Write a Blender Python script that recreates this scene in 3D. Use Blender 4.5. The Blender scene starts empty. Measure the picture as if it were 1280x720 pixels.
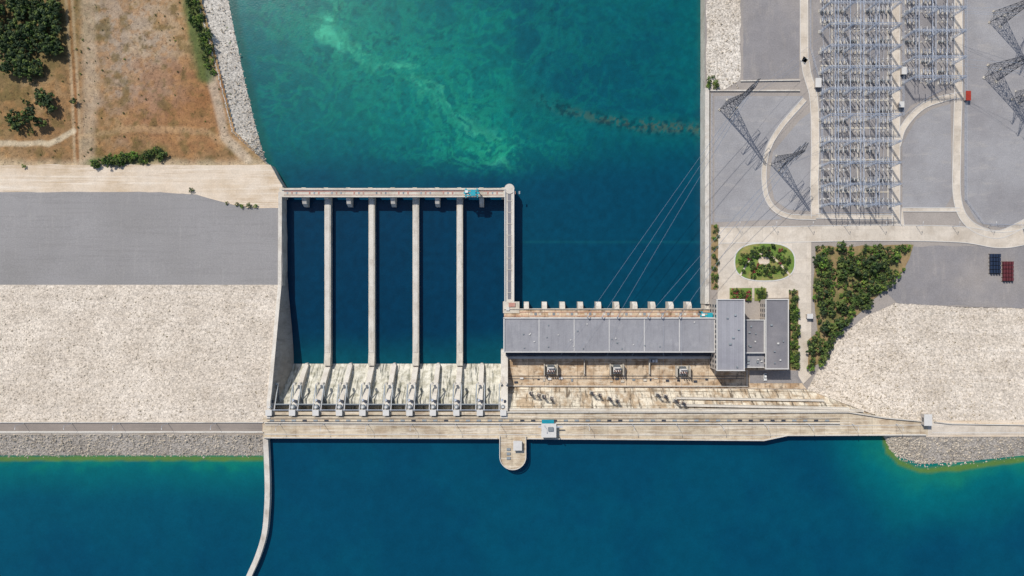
import bpy, math, random
import numpy as np
from mathutils import Vector, Matrix, geometry
random.seed(7); RNG=np.random.RandomState(5)
S=0.5; H=450.0
# survey helper: map coordinates (half metres, origin top-left of the survey sheet) + elevation -> metres
def W(px,py,z=0.0):
    f=S*(H-z)/H
    return Vector(((px-640)*f, -(py-360)*f, z))
def PX(X,z): return 640+X/(S*(H-z)/H)
EXPO=1.22
def C(r,g,b,k=1.0):
    def l(c):
        c/=255.0
        return (c/12.92 if c<=0.04045 else ((c+0.055)/1.055)**2.4)*k/EXPO
    return (l(r),l(g),l(b))
scene=bpy.context.scene
COL=scene.collection

# ---------------- materials ----------------
def mat(name, base, col2=None, amps=(.25,.2,.2), scales=(.012,.09,.8), c2thr=(.45,.65), c2scale=.03,
        voro=None, streak=None, joints=None, rough=.9, bump=.0, bscale=.8, attr=False, spec=.25, metal=0.0, speck=None, c2stretch=None):
    m=bpy.data.materials.new(name); m.use_nodes=True
    nt=m.node_tree; N=nt.nodes; L=nt.links
    bs=N['Principled BSDF']
    geo=N.new('ShaderNodeNewGeometry'); pos=geo.outputs['Position']
    def noise(scale,detail=4,stretch=None,rg=.6):
        n=N.new('ShaderNodeTexNoise'); n.inputs['Scale'].default_value=scale; n.inputs['Detail'].default_value=detail
        n.inputs['Roughness'].default_value=rg
        if stretch:
            mp=N.new('ShaderNodeMapping'); mp.inputs['Scale'].default_value=stretch
            L.new(pos,mp.inputs['Vector']); L.new(mp.outputs[0],n.inputs['Vector'])
        else: L.new(pos,n.inputs['Vector'])
        return n.outputs['Fac']
    def math_(op,a,b):
        n=N.new('ShaderNodeMath'); n.operation=op
        for i,v in enumerate((a,b)):
            if isinstance(v,(int,float)): n.inputs[i].default_value=v
            else: L.new(v,n.inputs[i])
        return n.outputs[0]
    def ramp(v,a,b):
        n=N.new('ShaderNodeMapRange'); n.inputs['From Min'].default_value=a; n.inputs['From Max'].default_value=b
        L.new(v,n.inputs['Value']); return n.outputs[0]
    def mix(f,a,b):
        n=N.new('ShaderNodeMix'); n.data_type='RGBA'
        if isinstance(f,(int,float)): n.inputs[0].default_value=f
        else: L.new(f,n.inputs[0])
        for s,v in ((6,a),(7,b)):
            if isinstance(v,tuple): n.inputs[s].default_value=(*v,1)
            else: L.new(v,n.inputs[s])
        return n.outputs[2]
    if attr:
        a=N.new('ShaderNodeAttribute'); a.attribute_name='Col'; col=a.outputs['Color']
    else: col=base
    if col2 is not None:
        col=mix(ramp(noise(c2scale,6,c2stretch),*c2thr),col,col2)
    if streak:
        if isinstance(streak[0][0],float): streak=[streak]
        for (sc,st,lo,hi,stretch) in streak:
            col=mix(math_('MULTIPLY',ramp(noise(1.0,5,stretch,.7),lo,hi),st),col,sc)
    if joints:
        bw,bh,ms,jk=joints
        b=N.new('ShaderNodeTexBrick'); b.offset=0; b.inputs['Scale'].default_value=1
        b.inputs['Brick Width'].default_value=bw; b.inputs['Row Height'].default_value=bh
        b.inputs['Mortar Size'].default_value=ms; b.inputs['Mortar Smooth'].default_value=.3
        b.inputs['Color1'].default_value=(.90,.90,.90,1); b.inputs['Color2'].default_value=(1.06,1.06,1.06,1)
        b.inputs['Mortar'].default_value=(jk,jk,jk,1)
        L.new(pos,b.inputs['Vector'])
        n=N.new('ShaderNodeVectorMath'); n.operation='MULTIPLY'
        if isinstance(col,tuple): n.inputs[0].default_value=col
        else: L.new(col,n.inputs[0])
        L.new(b.outputs['Color'],n.inputs[1]); col=n.outputs[0]
    v=None
    for a_,s_ in zip(amps,scales):
        if a_==0: continue
        t=math_('MULTIPLY',math_('SUBTRACT',noise(s_,5),.5),a_*2)
        v=t if v is None else math_('ADD',v,t)
    v=math_('ADD',v,1.0) if v is not None else None
    if voro:
        sc,am=voro
        vt=N.new('ShaderNodeTexVoronoi'); vt.inputs['Scale'].default_value=sc; L.new(pos,vt.inputs['Vector'])
        sx=N.new('ShaderNodeSeparateColor'); L.new(vt.outputs['Color'],sx.inputs[0])
        t=math_('MULTIPLY',math_('SUBTRACT',sx.outputs[0],.5),am)
        t2=math_('MULTIPLY',ramp(vt.outputs['Distance'],.35,.75),-am*.8)
        t=math_('ADD',t,t2); v=math_('ADD',v,t)
    if speck:
        sc,lo,hi,dk=speck
        t=math_('MULTIPLY',ramp(noise(sc,2),lo,hi),-dk); v=math_('ADD',v,t)
    if v is not None:
        n=N.new('ShaderNodeVectorMath'); n.operation='SCALE'
        if isinstance(col,tuple): n.inputs[0].default_value=col
        else: L.new(col,n.inputs[0])
        L.new(v,n.inputs['Scale']); col=n.outputs[0]
    if isinstance(col,tuple): bs.inputs['Base Color'].default_value=(*col,1)
    else: L.new(col,bs.inputs['Base Color'])
    bs.inputs['Roughness'].default_value=rough; bs.inputs['Metallic'].default_value=metal
    bs.inputs['Specular IOR Level'].default_value=spec
    if bump>0:
        bp=N.new('ShaderNodeBump'); bp.inputs['Strength'].default_value=1.0; bp.inputs['Distance'].default_value=bump
        L.new(noise(bscale,5),bp.inputs['Height']); L.new(bp.outputs[0],bs.inputs['Normal'])
    return m

M={}
M['riprap']=mat('pale_rock_riprap',C(222,210,195),C(200,187,171),c2thr=(.35,.7),c2scale=.06,amps=(.08,.14,.5),scales=(.02,.25,1.5),voro=(.9,.28),speck=(.8,.6,.7,.35),bump=.36,bscale=1.4,streak=(C(232,221,208),.5,.5,.7,(.01,.25,.25)))
M['riprap2']=mat('white_rock_bank',C(236,226,212),C(204,191,174),amps=(.12,.2,.4),scales=(.03,.2,1.5),voro=(.9,.35),speck=(1.0,.6,.7,.4),bump=.35,bscale=1.4)
M['riprapg']=mat('grey_rock_bank',C(192,182,170),C(166,156,144),amps=(.12,.2,.5),scales=(.03,.25,1.5),voro=(.9,.4),speck=(.9,.6,.7,.4),bump=.4,bscale=1.3)
M['gravel']=mat('grey_gravel',C(154,151,150),C(141,138,136),c2thr=(.4,.7),amps=(.1,.12,.32),scales=(.015,.12,1.6),streak=[(C(128,125,123),.5,.5,.8,(.03,.6,1)),(C(168,164,160),.5,.55,.8,(.5,.03,1))],bump=.15)
M['gravel2']=mat('light_gravel_pad',C(162,160,161),C(147,144,145),c2thr=(.4,.7),amps=(.14,.18,.32),scales=(.02,.15,1.5),bump=.12,streak=(C(178,172,166),.6,.53,.72,(.06,.2,1)))
M['gravel3']=mat('dark_gravel_pad',C(145,141,141),C(158,151,146),c2thr=(.45,.7),amps=(.14,.2,.34),scales=(.02,.15,1.4),bump=.12,streak=(C(174,166,158),.5,.53,.72,(.2,.05,1)))
M['yardsoil']=mat('yard_soil',C(168,159,151),C(148,142,138),amps=(.2,.2,.3),scales=(.02,.12,1.2),bump=.12)
M['dirt']=mat('pale_dirt',C(224,207,186),C(202,180,152),c2thr=(.42,.62),amps=(.1,.16,.26),scales=(.03,.2,1.4),streak=[(C(240,229,213),.8,.48,.66,(.012,.5,1)),(C(182,156,124),.7,.55,.7,(.02,.35,1))],bump=.12)
M['field']=mat('dry_field',(0,0,0),attr=True,amps=(.0,.25,.65),scales=(.02,.25,1.5),speck=(.7,.56,.66,.35),bump=.25)
M['groundfar']=mat('dry_ground',C(160,132,98),C(130,112,80),amps=(.3,.25,.4),scales=(.005,.05,.8))
M['water']=mat('water',(0,0,0),attr=True,amps=(.06,.12,.18),scales=(.02,.2,1.1),rough=.22,spec=.2,bump=.06,bscale=1.0)
M['conc']=mat('concrete',C(210,202,188),C(184,173,156),c2thr=(.45,.7),amps=(.12,.2,.28),scales=(.03,.3,1.5),c2scale=.1,streak=(C(140,132,120),.5,.55,.7,(.3,.12,.2)))
M['concw']=mat('white_concrete',C(216,209,198),C(188,178,165),c2thr=(.48,.7),amps=(.1,.2,.3),scales=(.05,.3,1.5),c2scale=.15,streak=(C(136,128,116),.5,.56,.72,(.4,.12,.1)))
M['concwing']=mat('wing_wall_concrete',C(176,170,162),C(150,144,136),c2thr=(.4,.7),amps=(.1,.2,.25),scales=(.05,.3,1.5),c2scale=.1,streak=(C(120,114,106),.5,.5,.7,(.5,.5,.05)))
M['concdeck']=mat('crest_concrete',C(208,192,166),C(182,162,136),c2thr=(.44,.62),c2scale=.14,amps=(.14,.22,.28),scales=(.03,.3,1.5),joints=(14,60,.2,.74),streak=[(C(232,221,204),.7,.5,.65,(.03,.9,1)),(C(136,120,102),.7,.54,.68,(.08,.7,1))])
M['concslope']=mat('stained_slope_concrete',C(230,219,198),C(190,168,140),c2thr=(.46,.58),c2scale=.16,c2stretch=(1,.5,.5),amps=(.14,.34,.4),scales=(.05,.5,2.0),streak=[(C(78,68,58),.85,.52,.63,(.6,.09,.09)),(C(142,126,106),.8,.52,.64,(.06,.7,.7))],joints=(12,7,.22,.55))
M['concyard']=mat('brown_stained_concrete',C(212,190,162),C(176,147,116),c2thr=(.44,.6),c2scale=.14,amps=(.14,.28,.34),scales=(.05,.4,2.0),streak=[(C(98,84,70),.8,.53,.65,(.35,.16,.1)),(C(232,217,194),.7,.52,.64,(.12,.5,.1))],joints=(10,9,.2,.62))
M['chute']=mat('chute_concrete',C(216,211,196),C(178,173,154),c2thr=(.45,.62),c2scale=.3,amps=(.14,.28,.34),scales=(.05,.4,1.8),streak=[(C(70,76,70),.85,.51,.62,(.9,.09,.06)),(C(242,238,228),.7,.56,.68,(.7,.12,.1))])
M['roadc']=mat('pale_concrete_road',C(220,208,192),C(198,184,166),c2thr=(.45,.7),amps=(.1,.16,.2),scales=(.03,.3,1.4),c2scale=.08,joints=(9,9,.1,.85),streak=(C(170,158,144),.5,.56,.7,(.15,.15,1)))
M['asphalt']=mat('worn_asphalt',C(152,141,132),C(134,125,118),amps=(.1,.15,.2),scales=(.03,.3,1.3),streak=(C(172,160,148),.5,.5,.7,(.02,.9,1)))
M['roof']=mat('grey_roof',C(160,159,162),C(146,145,149),c2thr=(.4,.7),amps=(.1,.12,.18),scales=(.04,.3,1.5),streak=[(C(128,127,132),.6,.5,.72,(.5,.05,1)),(C(180,178,178),.4,.54,.72,(.2,.2,1))])
M['roof2']=mat('grey_roof_sheet',C(164,163,168),C(148,147,153),amps=(.1,.1,.14),scales=(.04,.3,1.5),joints=(1.2,60,.1,.82))
M['roofd']=mat('dark_roof',C(128,126,130),C(146,142,143),amps=(.12,.15,.2),scales=(.05,.3,1.5))
M['trim']=mat('light_trim',C(214,211,206),amps=(0,.1,.15))
M['wallp']=mat('plaster_wall',C(190,180,170),amps=(.1,.15,.2))
M['glass']=mat('window_glass',C(40,55,70),amps=(0,.1,.1),rough=.1,spec=.6)
M['teal']=mat('turquoise_paint',C(45,165,180),C(30,140,160),amps=(0,.1,.2),rough=.5)
M['pink']=mat('faded_red_oxide',C(192,142,128),C(172,150,138),c2scale=.2,amps=(0,.2,.3))
M['steel']=mat('galvanised_steel',C(186,194,208),amps=(0,.1,.1),rough=.5,metal=.0)
M['steeld']=mat('dark_steel',C(70,74,84),amps=(0,.15,.2),rough=.5,metal=.2)
M['wire']=mat('conductor_aluminium',C(150,165,185),amps=(0,.1,.1),rough=.5)
M['steelm']=mat('grey_machine',C(154,161,165),C(124,130,134),amps=(0,.2,.2),rough=.5)
M['porc']=mat('insulator',C(204,202,200),amps=(0,.1,.1),rough=.3)
M['porcb']=mat('insulator_brown',C(110,70,55),amps=(0,.1,.1),rough=.3)
M['white']=mat('white_paint',C(232,232,230),amps=(0,.05,.05),rough=.4)
M['red']=mat('red_paint',C(170,64,50),amps=(0,.1,.1),rough=.4)
M['blue']=mat('blue_pipe',C(36,50,74),amps=(0,.1,.1),rough=.5)
M['maroon']=mat('maroon_pipe',C(100,48,54),amps=(0,.1,.1),rough=.5)
M['rubber']=mat('rubber',C(30,30,32),amps=(0,.1,.1))
M['bark']=mat('bark',C(95,78,60),amps=(0,.2,.3))
M['rock']=mat('loose_rock',C(204,192,174),C(160,148,132),c2scale=.6,amps=(0,.3,.4))
M['rockd']=mat('dry_tuft_and_dark_rock',C(160,147,124),C(124,116,92),c2scale=.6,amps=(0,.3,.4))
M['leafd']=mat('leaf_dark',C(48,68,44),C(82,96,60),c2scale=.5,c2thr=(.45,.62),amps=(.2,.3,.8),scales=(.05,.3,1.6),rough=.8)
M['leafm']=mat('leaf_olive',C(74,102,48),C(118,130,70),c2scale=.3,c2thr=(.42,.6),amps=(.3,.3,.8),scales=(.05,.3,1.6),rough=.8)
M['leafl']=mat('leaf_bright',C(98,144,56),C(150,162,78),c2scale=.4,c2thr=(.45,.62),amps=(.2,.3,.6),scales=(.05,.3,1.6),rough=.8)
M['flower']=mat('pink_blossom',C(180,70,88),C(120,76,60),c2scale=.6,amps=(0,.3,.5))
M['lawn']=mat('lawn',C(112,140,64),C(160,146,92),amps=(.2,.3,.4),scales=(.05,.3,1.5),c2scale=.12)
M['soil']=mat('grove_soil',C(158,134,98),C(108,112,64),amps=(.2,.3,.4),scales=(.05,.3,1.5),c2scale=.1)

# ---------------- mesh helpers ----------------
def link(name,me,mats,parent=None):
    ob=bpy.data.objects.new(name,me)
    for m in mats: me.materials.append(M[m])
    COL.objects.link(ob)
    if parent: ob.parent=parent
    return ob
def empty(name):
    e=bpy.data.objects.new(name,None); e.empty_display_size=5; COL.objects.link(e); return e
class MB:
    def __init__(s): s.v=[]; s.f=[]; s.m=[]; s.names=[]
    def mi(s,m):
        if m not in s.names: s.names.append(m)
        return s.names.index(m)
    def add(s,vs,fs,m):
        o=len(s.v); s.v+= [tuple(v) for v in vs]; k=s.mi(m)
        for f in fs: s.f.append([i+o for i in f]); s.m.append(k)
    def box(s,c,d,m,rot=0,top=1.0):
        x,y,z=d[0]/2,d[1]/2,d[2]/2; R=Matrix.Rotation(rot,3,'Z'); c=Vector(c)
        vs=[R@Vector((sx*x*(top if sz>0 else 1),sy*y*(top if sz>0 else 1),sz*z))+c for sz in(-1,1) for sy in(-1,1) for sx in(-1,1)]
        s.add(vs,[(0,2,3,1),(4,5,7,6),(0,1,5,4),(2,6,7,3),(0,4,6,2),(1,3,7,5)],m)
    def beam(s,a,b,w,m,n=4,w2=None):
        a=Vector(a); b=Vector(b); d=(b-a)
        if d.length<1e-6: return
        q=d.to_track_quat('Z','Y'); w2=w if w2 is None else w2
        vs=[]
        for p,r in((a,w),(b,w2)):
            for i in range(n):
                t=2*math.pi*(i+.5)/n; vs.append(p+q@Vector((math.cos(t)*r,math.sin(t)*r,0)))
        fs=[(i,(i+1)%n,n+(i+1)%n,n+i) for i in range(n)]+[tuple(range(n-1,-1,-1)),tuple(range(n,2*n))]
        s.add(vs,fs,m)
    def prism(s,prof,x0,x1,m):   # profile in YZ extruded in X
        n=len(prof); vs=[(x0,y,z) for y,z in prof]+[(x1,y,z) for y,z in prof]
        fs=[(i,(i+1)%n,n+(i+1)%n,n+i) for i in range(n)]
        tri=geometry.tessellate_polygon([[Vector((y,z,0)) for y,z in prof]])
        fs+=[tuple(t) for t in tri]+[tuple(n+i for i in reversed(t)) for t in tri]
        s.add(vs,fs,m)
    def mesh(s,name):
        me=bpy.data.meshes.new(name); me.from_pydata(s.v,[],s.f); me.polygons.foreach_set('material_index',s.m); me.update(); return me
    def done(s,name,parent=None):
        me=s.mesh(name); return link(name,me,s.names,parent)

def rough(pts,step=10,amp=1.5,lim=1400):
    out=[]; n=len(pts)
    for i in range(n):
        a=pts[i]; b=pts[(i+1)%n]; d=math.hypot(b[0]-a[0],b[1]-a[1])
        out.append(a)
        far=max(abs(a[0]-640),abs(b[0]-640))>lim and max(abs(a[1]-360),abs(b[1]-360))>lim
        if far: continue
        k=min(int(d/step),220)
        for j in range(1,k):
            t=j/k; out.append((a[0]+(b[0]-a[0])*t+random.uniform(-amp,amp),a[1]+(b[1]-a[1])*t+random.uniform(-amp,amp)))
    return out
def poly(name,pts,z,m,zb=None,parent=None,skirtmat=None):
    zf=z if callable(z) else (lambda x,y:z)
    P=[W(x,y,zf(x,y)) for x,y in pts]; n=len(P)
    tri=geometry.tessellate_polygon([[Vector((p.x,p.y,0)) for p in P]])
    fs=[]
    for t in tri:
        a,b,c=(P[i] for i in t)
        if (b-a).cross(c-a).z<0: t=tuple(reversed(t))
        fs.append(tuple(t))
    b=MB(); b.add(P,fs,m)
    if zb is not None:
        Q=[Vector((p.x,p.y,zb)) for p in P]
        b.add(P+Q,[(i,(i+1)%n,n+(i+1)%n,n+i) for i in range(n)],skirtmat or m)
    return b.done(name,parent)
def catmull(pts,sub=8):
    P=[Vector(p) for p in pts]; out=[]
    for i in range(len(P)-1):
        p0=P[max(i-1,0)];p1=P[i];p2=P[i+1];p3=P[min(i+2,len(P)-1)]
        if i==0: p0=p1-(p2-p1)
        if i+2>=len(P): p3=p2+(p2-p1)
        for j in range(sub):
            t=j/sub; out.append(.5*((2*p1)+(p2-p0)*t+(2*p0-5*p1+4*p2-p3)*t*t+(-p0+3*p1-3*p2+p3)*t**3))
    out.append(P[-1]); return out
def offs(pts,o):
    out=[]
    for i,p in enumerate(pts):
        a=pts[max(i-1,0)]; b=pts[min(i+1,len(pts)-1)]; d=(b-a); d=Vector((d.x,d.y)).normalized()
        out.append(Vector((p.x-d.y*o,p.y+d.x*o)))
    return out
def ribbon(name,pts,w,z,m,kerb=True,sub=8,smooth=True,parent=None):
    c=catmull([(p[0],p[1]) for p in pts],sub) if smooth else [Vector(p) for p in pts]
    L=offs(c,w/2); R=offs(c,-w/2)
    b=MB(); n=len(c)
    A=[W(p.x,p.y,z) for p in L]+[W(p.x,p.y,z) for p in R]
    b.add(A,[(i,i+1,n+i+1,n+i) for i in range(n-1)],m)
    if kerb:
        for s in (1,-1):
            o1=offs(c,s*w/2); o2=offs(c,s*(w/2+.7)); zt=z+.13
            V=[W(p.x,p.y,z-.05) for p in o1]+[W(p.x,p.y,zt) for p in o1]+[W(p.x,p.y,zt) for p in o2]+[W(p.x,p.y,z-.1) for p in o2]
            fs=[]
            for k in range(3):
                fs+=[(k*n+i,k*n+i+1,(k+1)*n+i+1,(k+1)*n+i) for i in range(n-1)]
            b.add(V,fs,'trim')
    return b.done(name,parent)
def wall(name,pts,zb,zt,w,m,sub=1,parent=None,mb=None):
    c=catmull([(p[0],p[1]) for p in pts],sub) if sub>1 else [Vector((p[0],p[1])) for p in pts]
    P=[W(p.x,p.y,zt) for p in c]; n=len(P)
    P2=[Vector((p.x,p.y)) for p in P]; L=offs(P2,w/2); R=offs(P2,-w/2)
    V=[(p.x,p.y,zb) for p in L]+[(p.x,p.y,zt) for p in L]+[(p.x,p.y,zt) for p in R]+[(p.x,p.y,zb) for p in R]
    fs=[]
    for k in range(3): fs+=[(k*n+i,k*n+i+1,(k+1)*n+i+1,(k+1)*n+i) for i in range(n-1)]
    fs+=[(0,n,2*n,3*n),(n-1,2*n-1,3*n-1,4*n-1)]
    if mb: mb.add(V,fs,m); return
    b=MB(); b.add(V,fs,m); return b.done(name,parent)
def loft(name,A,za,B,zb,m,nu=120,nv=12,amp=0,parent=None):
    def res(P,n):
        P=[Vector(p) for p in P]; out=[]
        for k in range(n):
            t=k/(n-1)*(len(P)-1); i=min(int(t),len(P)-2); out.append(P[i].lerp(P[i+1],t-i))
        return out
    a=res(A,nu); b_=res(B,nu); V=[]
    for j in range(nv+1):
        t=j/nv
        for i in range(nu):
            p=a[i].lerp(b_[i],t)
            if j in(0,nv) and amp: p=p+Vector((random.uniform(-amp,amp),random.uniform(-amp,amp)))
            z=za+(zb-za)*t
            V.append(W(p.x,p.y,z))
    fs=[(j*nu+i,j*nu+i+1,(j+1)*nu+i+1,(j+1)*nu+i) for j in range(nv) for i in range(nu-1)]
    b=MB(); b.add(V,fs,m); return b.done(name,parent)

# ---------- numpy noise ----------
T=RNG.rand(512,512)
def vn(x,y,s=0):
    x=x+s*17.3; y=y+s*9.7
    xi=np.floor(x).astype(int); yi=np.floor(y).astype(int); fx=x-xi; fy=y-yi
    fx=fx*fx*(3-2*fx); fy=fy*fy*(3-2*fy)
    a=T[xi%512,yi%512];b=T[(xi+1)%512,yi%512];c=T[xi%512,(yi+1)%512];d=T[(xi+1)%512,(yi+1)%512]
    return (a*(1-fx)+b*fx)*(1-fy)+(c*(1-fx)+d*fx)*fy
def fbm(x,y,o=5,s=0):
    r=0;a=.5;t=0
    for i in range(o):
        r=r+a*vn(x*2**i,y*2**i,s+i*3); t+=a; a*=.55
    return r/t
def ss(a,b,x):
    t=np.clip((x-a)/(b-a),0,1); return t*t*(3-2*t)
def pdist(X,Y,pts):
    D=np.full(X.shape,1e9)
    for (x0,y0),(x1,y1) in zip(pts[:-1],pts[1:]):
        dx,dy=x1-x0,y1-y0; t=np.clip(((X-x0)*dx+(Y-y0)*dy)/(dx*dx+dy*dy),0,1)
        D=np.minimum(D,np.hypot(X-x0-t*dx,Y-y0-t*dy))
    return D
def inpoly(X,Y,pts):
    r=np.zeros(X.shape,bool); n=len(pts)
    for i in range(n):
        x0,y0=pts[i]; x1,y1=pts[(i+1)%n]
        if y0==y1: continue
        c=((y0>Y)!=(y1>Y))&(X<(x1-x0)*(Y-y0)/(y1-y0)+x0); r^=c
    return r
def mixc(a,b,t): return a*(1-t[...,None])+np.array(b)*t[...,None]
def sheet(name,xs,ys,z,colfn,m,mask=None):
    X,Y=np.meshgrid(xs,ys); f=S*(H-z)/H
    V=np.stack([(X-640)*f,-(Y-360)*f,np.full(X.shape,z)],-1).reshape(-1,3)
    col=colfn(X,Y).reshape(-1,3)
    ny,nx=X.shape; I=np.arange(ny*nx).reshape(ny,nx)
    F=np.stack([I[1:,:-1],I[1:,1:],I[:-1,1:],I[:-1,:-1]],-1).reshape(-1,4)
    if mask is not None:
        cx=(X[1:,1:]+X[:-1,:-1])/2; cy=(Y[1:,1:]+Y[:-1,:-1])/2
        F=F[inpoly(cx,cy,mask).reshape(-1)]
    me=bpy.data.meshes.new(name); me.vertices.add(len(V)); me.vertices.foreach_set('co',V.ravel())
    me.loops.add(F.size); me.loops.foreach_set('vertex_index',F.ravel().astype(np.int32))
    me.polygons.add(len(F)); me.polygons.foreach_set('loop_start',np.arange(0,F.size,4,dtype=np.int32))
    me.update(calc_edges=True)
    ca=me.color_attributes.new('Col','FLOAT_COLOR','POINT')
    c4=np.ones((len(V),4)); c4[:,:3]=np.clip(col,0,1); ca.data.foreach_set('color',c4.ravel())
    return link(name,me,[m])

# ---------------- base ground ----------------
b=MB(); g=9000
b.add([(-g,-g,-12),(g,-g,-12),(g,g,-12),(-g,g,-12)],[(0,1,2,3)],'groundfar'); b.done('ground')

# ---------------- river water ----------------
far0=list(np.linspace(-3500,-60,40))
xs=np.concatenate([np.linspace(-400,268,6),np.arange(270,902,1.5),[960]])
ys=np.concatenate([far0,np.arange(-56,240,1.5),np.arange(240,480,2.5)])
LEFTSHORE=[(180,-3500),(262,-120),(288,0),(310,110),(325,170),(336,208),(352,232)]
def rivercol(X,Y):
    w1=fbm(X/70,Y/70,5,1); w2=fbm(X/70,Y/70,5,2)
    v1=fbm(X/18,Y/18,4,6); v2=fbm(X/18,Y/18,4,7)
    Xw=X+(w1-.5)*70+(v1-.5)*26; Yw=Y+(w2-.5)*70+(v2-.5)*26
    c=np.zeros(X.shape+(3,))+np.array(C(2,64,88))
    t=ss(255,110,Yw+(Xw-640)*.10); c=mixc(c,C(2,90,98),t)
    c=mixc(c,C(0,72,88),ss(600,700,Xw)*ss(260,180,Y)*.45)
    c=mixc(c,C(0,104,104),ss(.42,.66,w2)*ss(230,140,Y)*.6)
    c=mixc(c,C(0,100,102),ss(120,0,Y)*ss(.35,.6,w1)*.5)
    d=pdist(Xw,Yw,[(395,-80),(415,25),(455,65),(520,95),(575,140),(615,200)])
    rx=(X*.8+Y*.6)+(v1-.5)*26+(w1-.5)*60; ry=(Y*.8-X*.6)+(v2-.5)*26+(w2-.5)*60
    fil=1-np.abs(2*fbm(rx/42,ry/15,5,5)-1); fil2=1-np.abs(2*fbm(X/26+w2*5,Y/22+w1*5,5,8)-1)
    fine=fbm(rx/26,ry/8,5,15); grain=fbm(X/4,Y/4,3,44)
    g=ss(150,5,d)*ss(232,175,Y)
    c=mixc(c,C(4,120,110),g*.6)
    c=mixc(c,C(20,146,120),g*ss(.80,.97,fil2)*.75*ss(.3,.6,grain))
    c=mixc(c,C(36,158,124),ss(80,0,d)*ss(.80,.97,fil)*.85*ss(225,190,Y))
    c=mixc(c,C(0,78,84),ss(130,20,d)*ss(.52,.7,grain)*.5*ss(230,190,Y))
    g2=ss(24,0,d)*ss(.44,.68,fine)
    c=mixc(c,C(64,176,140),np.clip(g2,0,1)*.65*ss(225,195,Y))
    d3=np.hypot((Xw-418)/20,(Yw-32)/22); c=mixc(c,C(74,190,152),ss(1.2,.2,d3)*.7)
    c=mixc(c,C(8,118,106),ss(.82,.97,fil2)*ss(225,110,Y)*ss(300,340,X)*ss(860,640,X)*.65)
    c=mixc(c,C(4,106,102),ss(.84,.98,fil)*ss(215,150,Y)*.5)
    ln=pdist(X+(w1-.5)*40+(v1-.5)*14,Y+(w2-.5)*26,[(694,-60),(692,30),(678,80),(664,112),(640,150)])
    c=mixc(c,C(0,56,68),ss(5,1,ln)*.35*ss(.35,.6,grain)); c=mixc(c,C(12,116,110),ss(6,0,np.abs(ln-8))*.45*ss(.35,.6,grain))
    ln=pdist(X+(w1-.5)*20+(v1-.5)*10,Y+(w2-.5)*20+(v2-.5)*10,[(640,118),(690,132),(740,150),(800,158),(885,162)])
    rubble=ss(.45,.58,fbm(X/4,Y/4,3,20))
    c=mixc(c,C(12,104,98),ss(24,3,ln)*.6)
    c=mixc(c,C(82,98,74),ss(11,0,ln)*rubble*ss(650,780,X)*.85)
    c=mixc(c,C(14,118,108),ss(14,4,ln+6)*rubble*ss(780,650,X)*.7)
    c=mixc(c,C(0,34,46),ss(12,2,np.abs(ln-4))*ss(.52,.66,fbm(X/5,Y/5,3,22))*.6*ss(640,700,X))
    ln=pdist(X+(w2-.5)*30,Y+(v1-.5)*12,[(648,120),(632,155),(655,190),(640,205)])
    c=mixc(c,C(12,98,98),ss(16,0,ln)*.45*ss(.35,.6,grain))
    ln=np.abs(Y-303+(w1-.5)*3); c=mixc(c,C(14,88,100),ss(3,0,ln)*ss(645,660,X)*.5)
    c=mixc(c,C(2,68,90),ss(303,302,Y)*ss(640,650,X)*.3)
    bas=((X<632)&(Y>243)).astype(float)
    c=mixc(c,C(0,50,78),bas*.85)
    c=mixc(c,C(6,80,92),bas*ss(405,452,Y+(w1-.5)*26)*.75)
    ds=pdist(X,Y,LEFTSHORE); c=mixc(c,C(20,84,80),ss(12,2,ds)*.8*(1-bas))
    c=mixc(c,C(30,90,88),ss(6,1,np.abs(X-876))*.4*ss(120,100,Y))
    c*= (0.80+.42*fbm(X/6,Y/6,4,30))[...,None]
    return c
sheet('river_water',xs,ys,0.0,rivercol,'water')

# ---------------- reservoir water ----------------
RB=[(1106,547),(1112,565),(1124,578),(1150,588),(1200,585),(1280,574),(1500,572),(3800,572)]
xs=np.concatenate([np.linspace(-2600,-30,40),np.arange(-26,1306,3.0),np.linspace(1320,3800,40)])
ys=np.concatenate([np.arange(534,745,2.0),np.linspace(760,4200,40)])
def rescol(X,Y):
    w1=fbm(X/60,Y/60,4,41); w2=fbm(X/60,Y/60,4,42); v=fbm(X/9,Y/9,3,43)
    c=np.zeros(X.shape+(3,))+np.array(C(2,69,95))
    c=mixc(c,C(2,77,100),ss(.4,.7,w2)*.6)
    lf=ss(336,330,X)
    c=mixc(c,C(3,82,100),lf*ss(720,560,Y)*.8)
    d=Y-573+(w1-.5)*24; c=mixc(c,C(4,106,108),lf*ss(60,2,d)*.8)
    c=mixc(c,C(16,124,104),lf*ss(24,0,d+(v-.5)*16)*ss(.3,.65,fbm(X/25,Y/12,4,50))*.7)
    e=pdist(X,Y,RB)+(w1-.5)*40+(v-.5)*8; c=mixc(c,C(2,108,112),ss(105,3,e)*.85*ss(965,1080,X)); c=mixc(c,C(24,126,100),ss(30,0,e)*.65)
    dk=np.minimum(np.where(X<331,np.abs(Y-573+ (w2-.5)*2),99),pdist(X,Y,RB)+(w2-.5)*4)+(v-.5)*3
    c=mixc(c,C(104,128,40),ss(5.0,1,dk)*.75)
    c*=(0.9+.2*fbm(X/14,Y/14,4,60))[...,None]
    return c
sheet('reservoir_water',xs,ys,26.0,rescol,'water')

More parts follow.
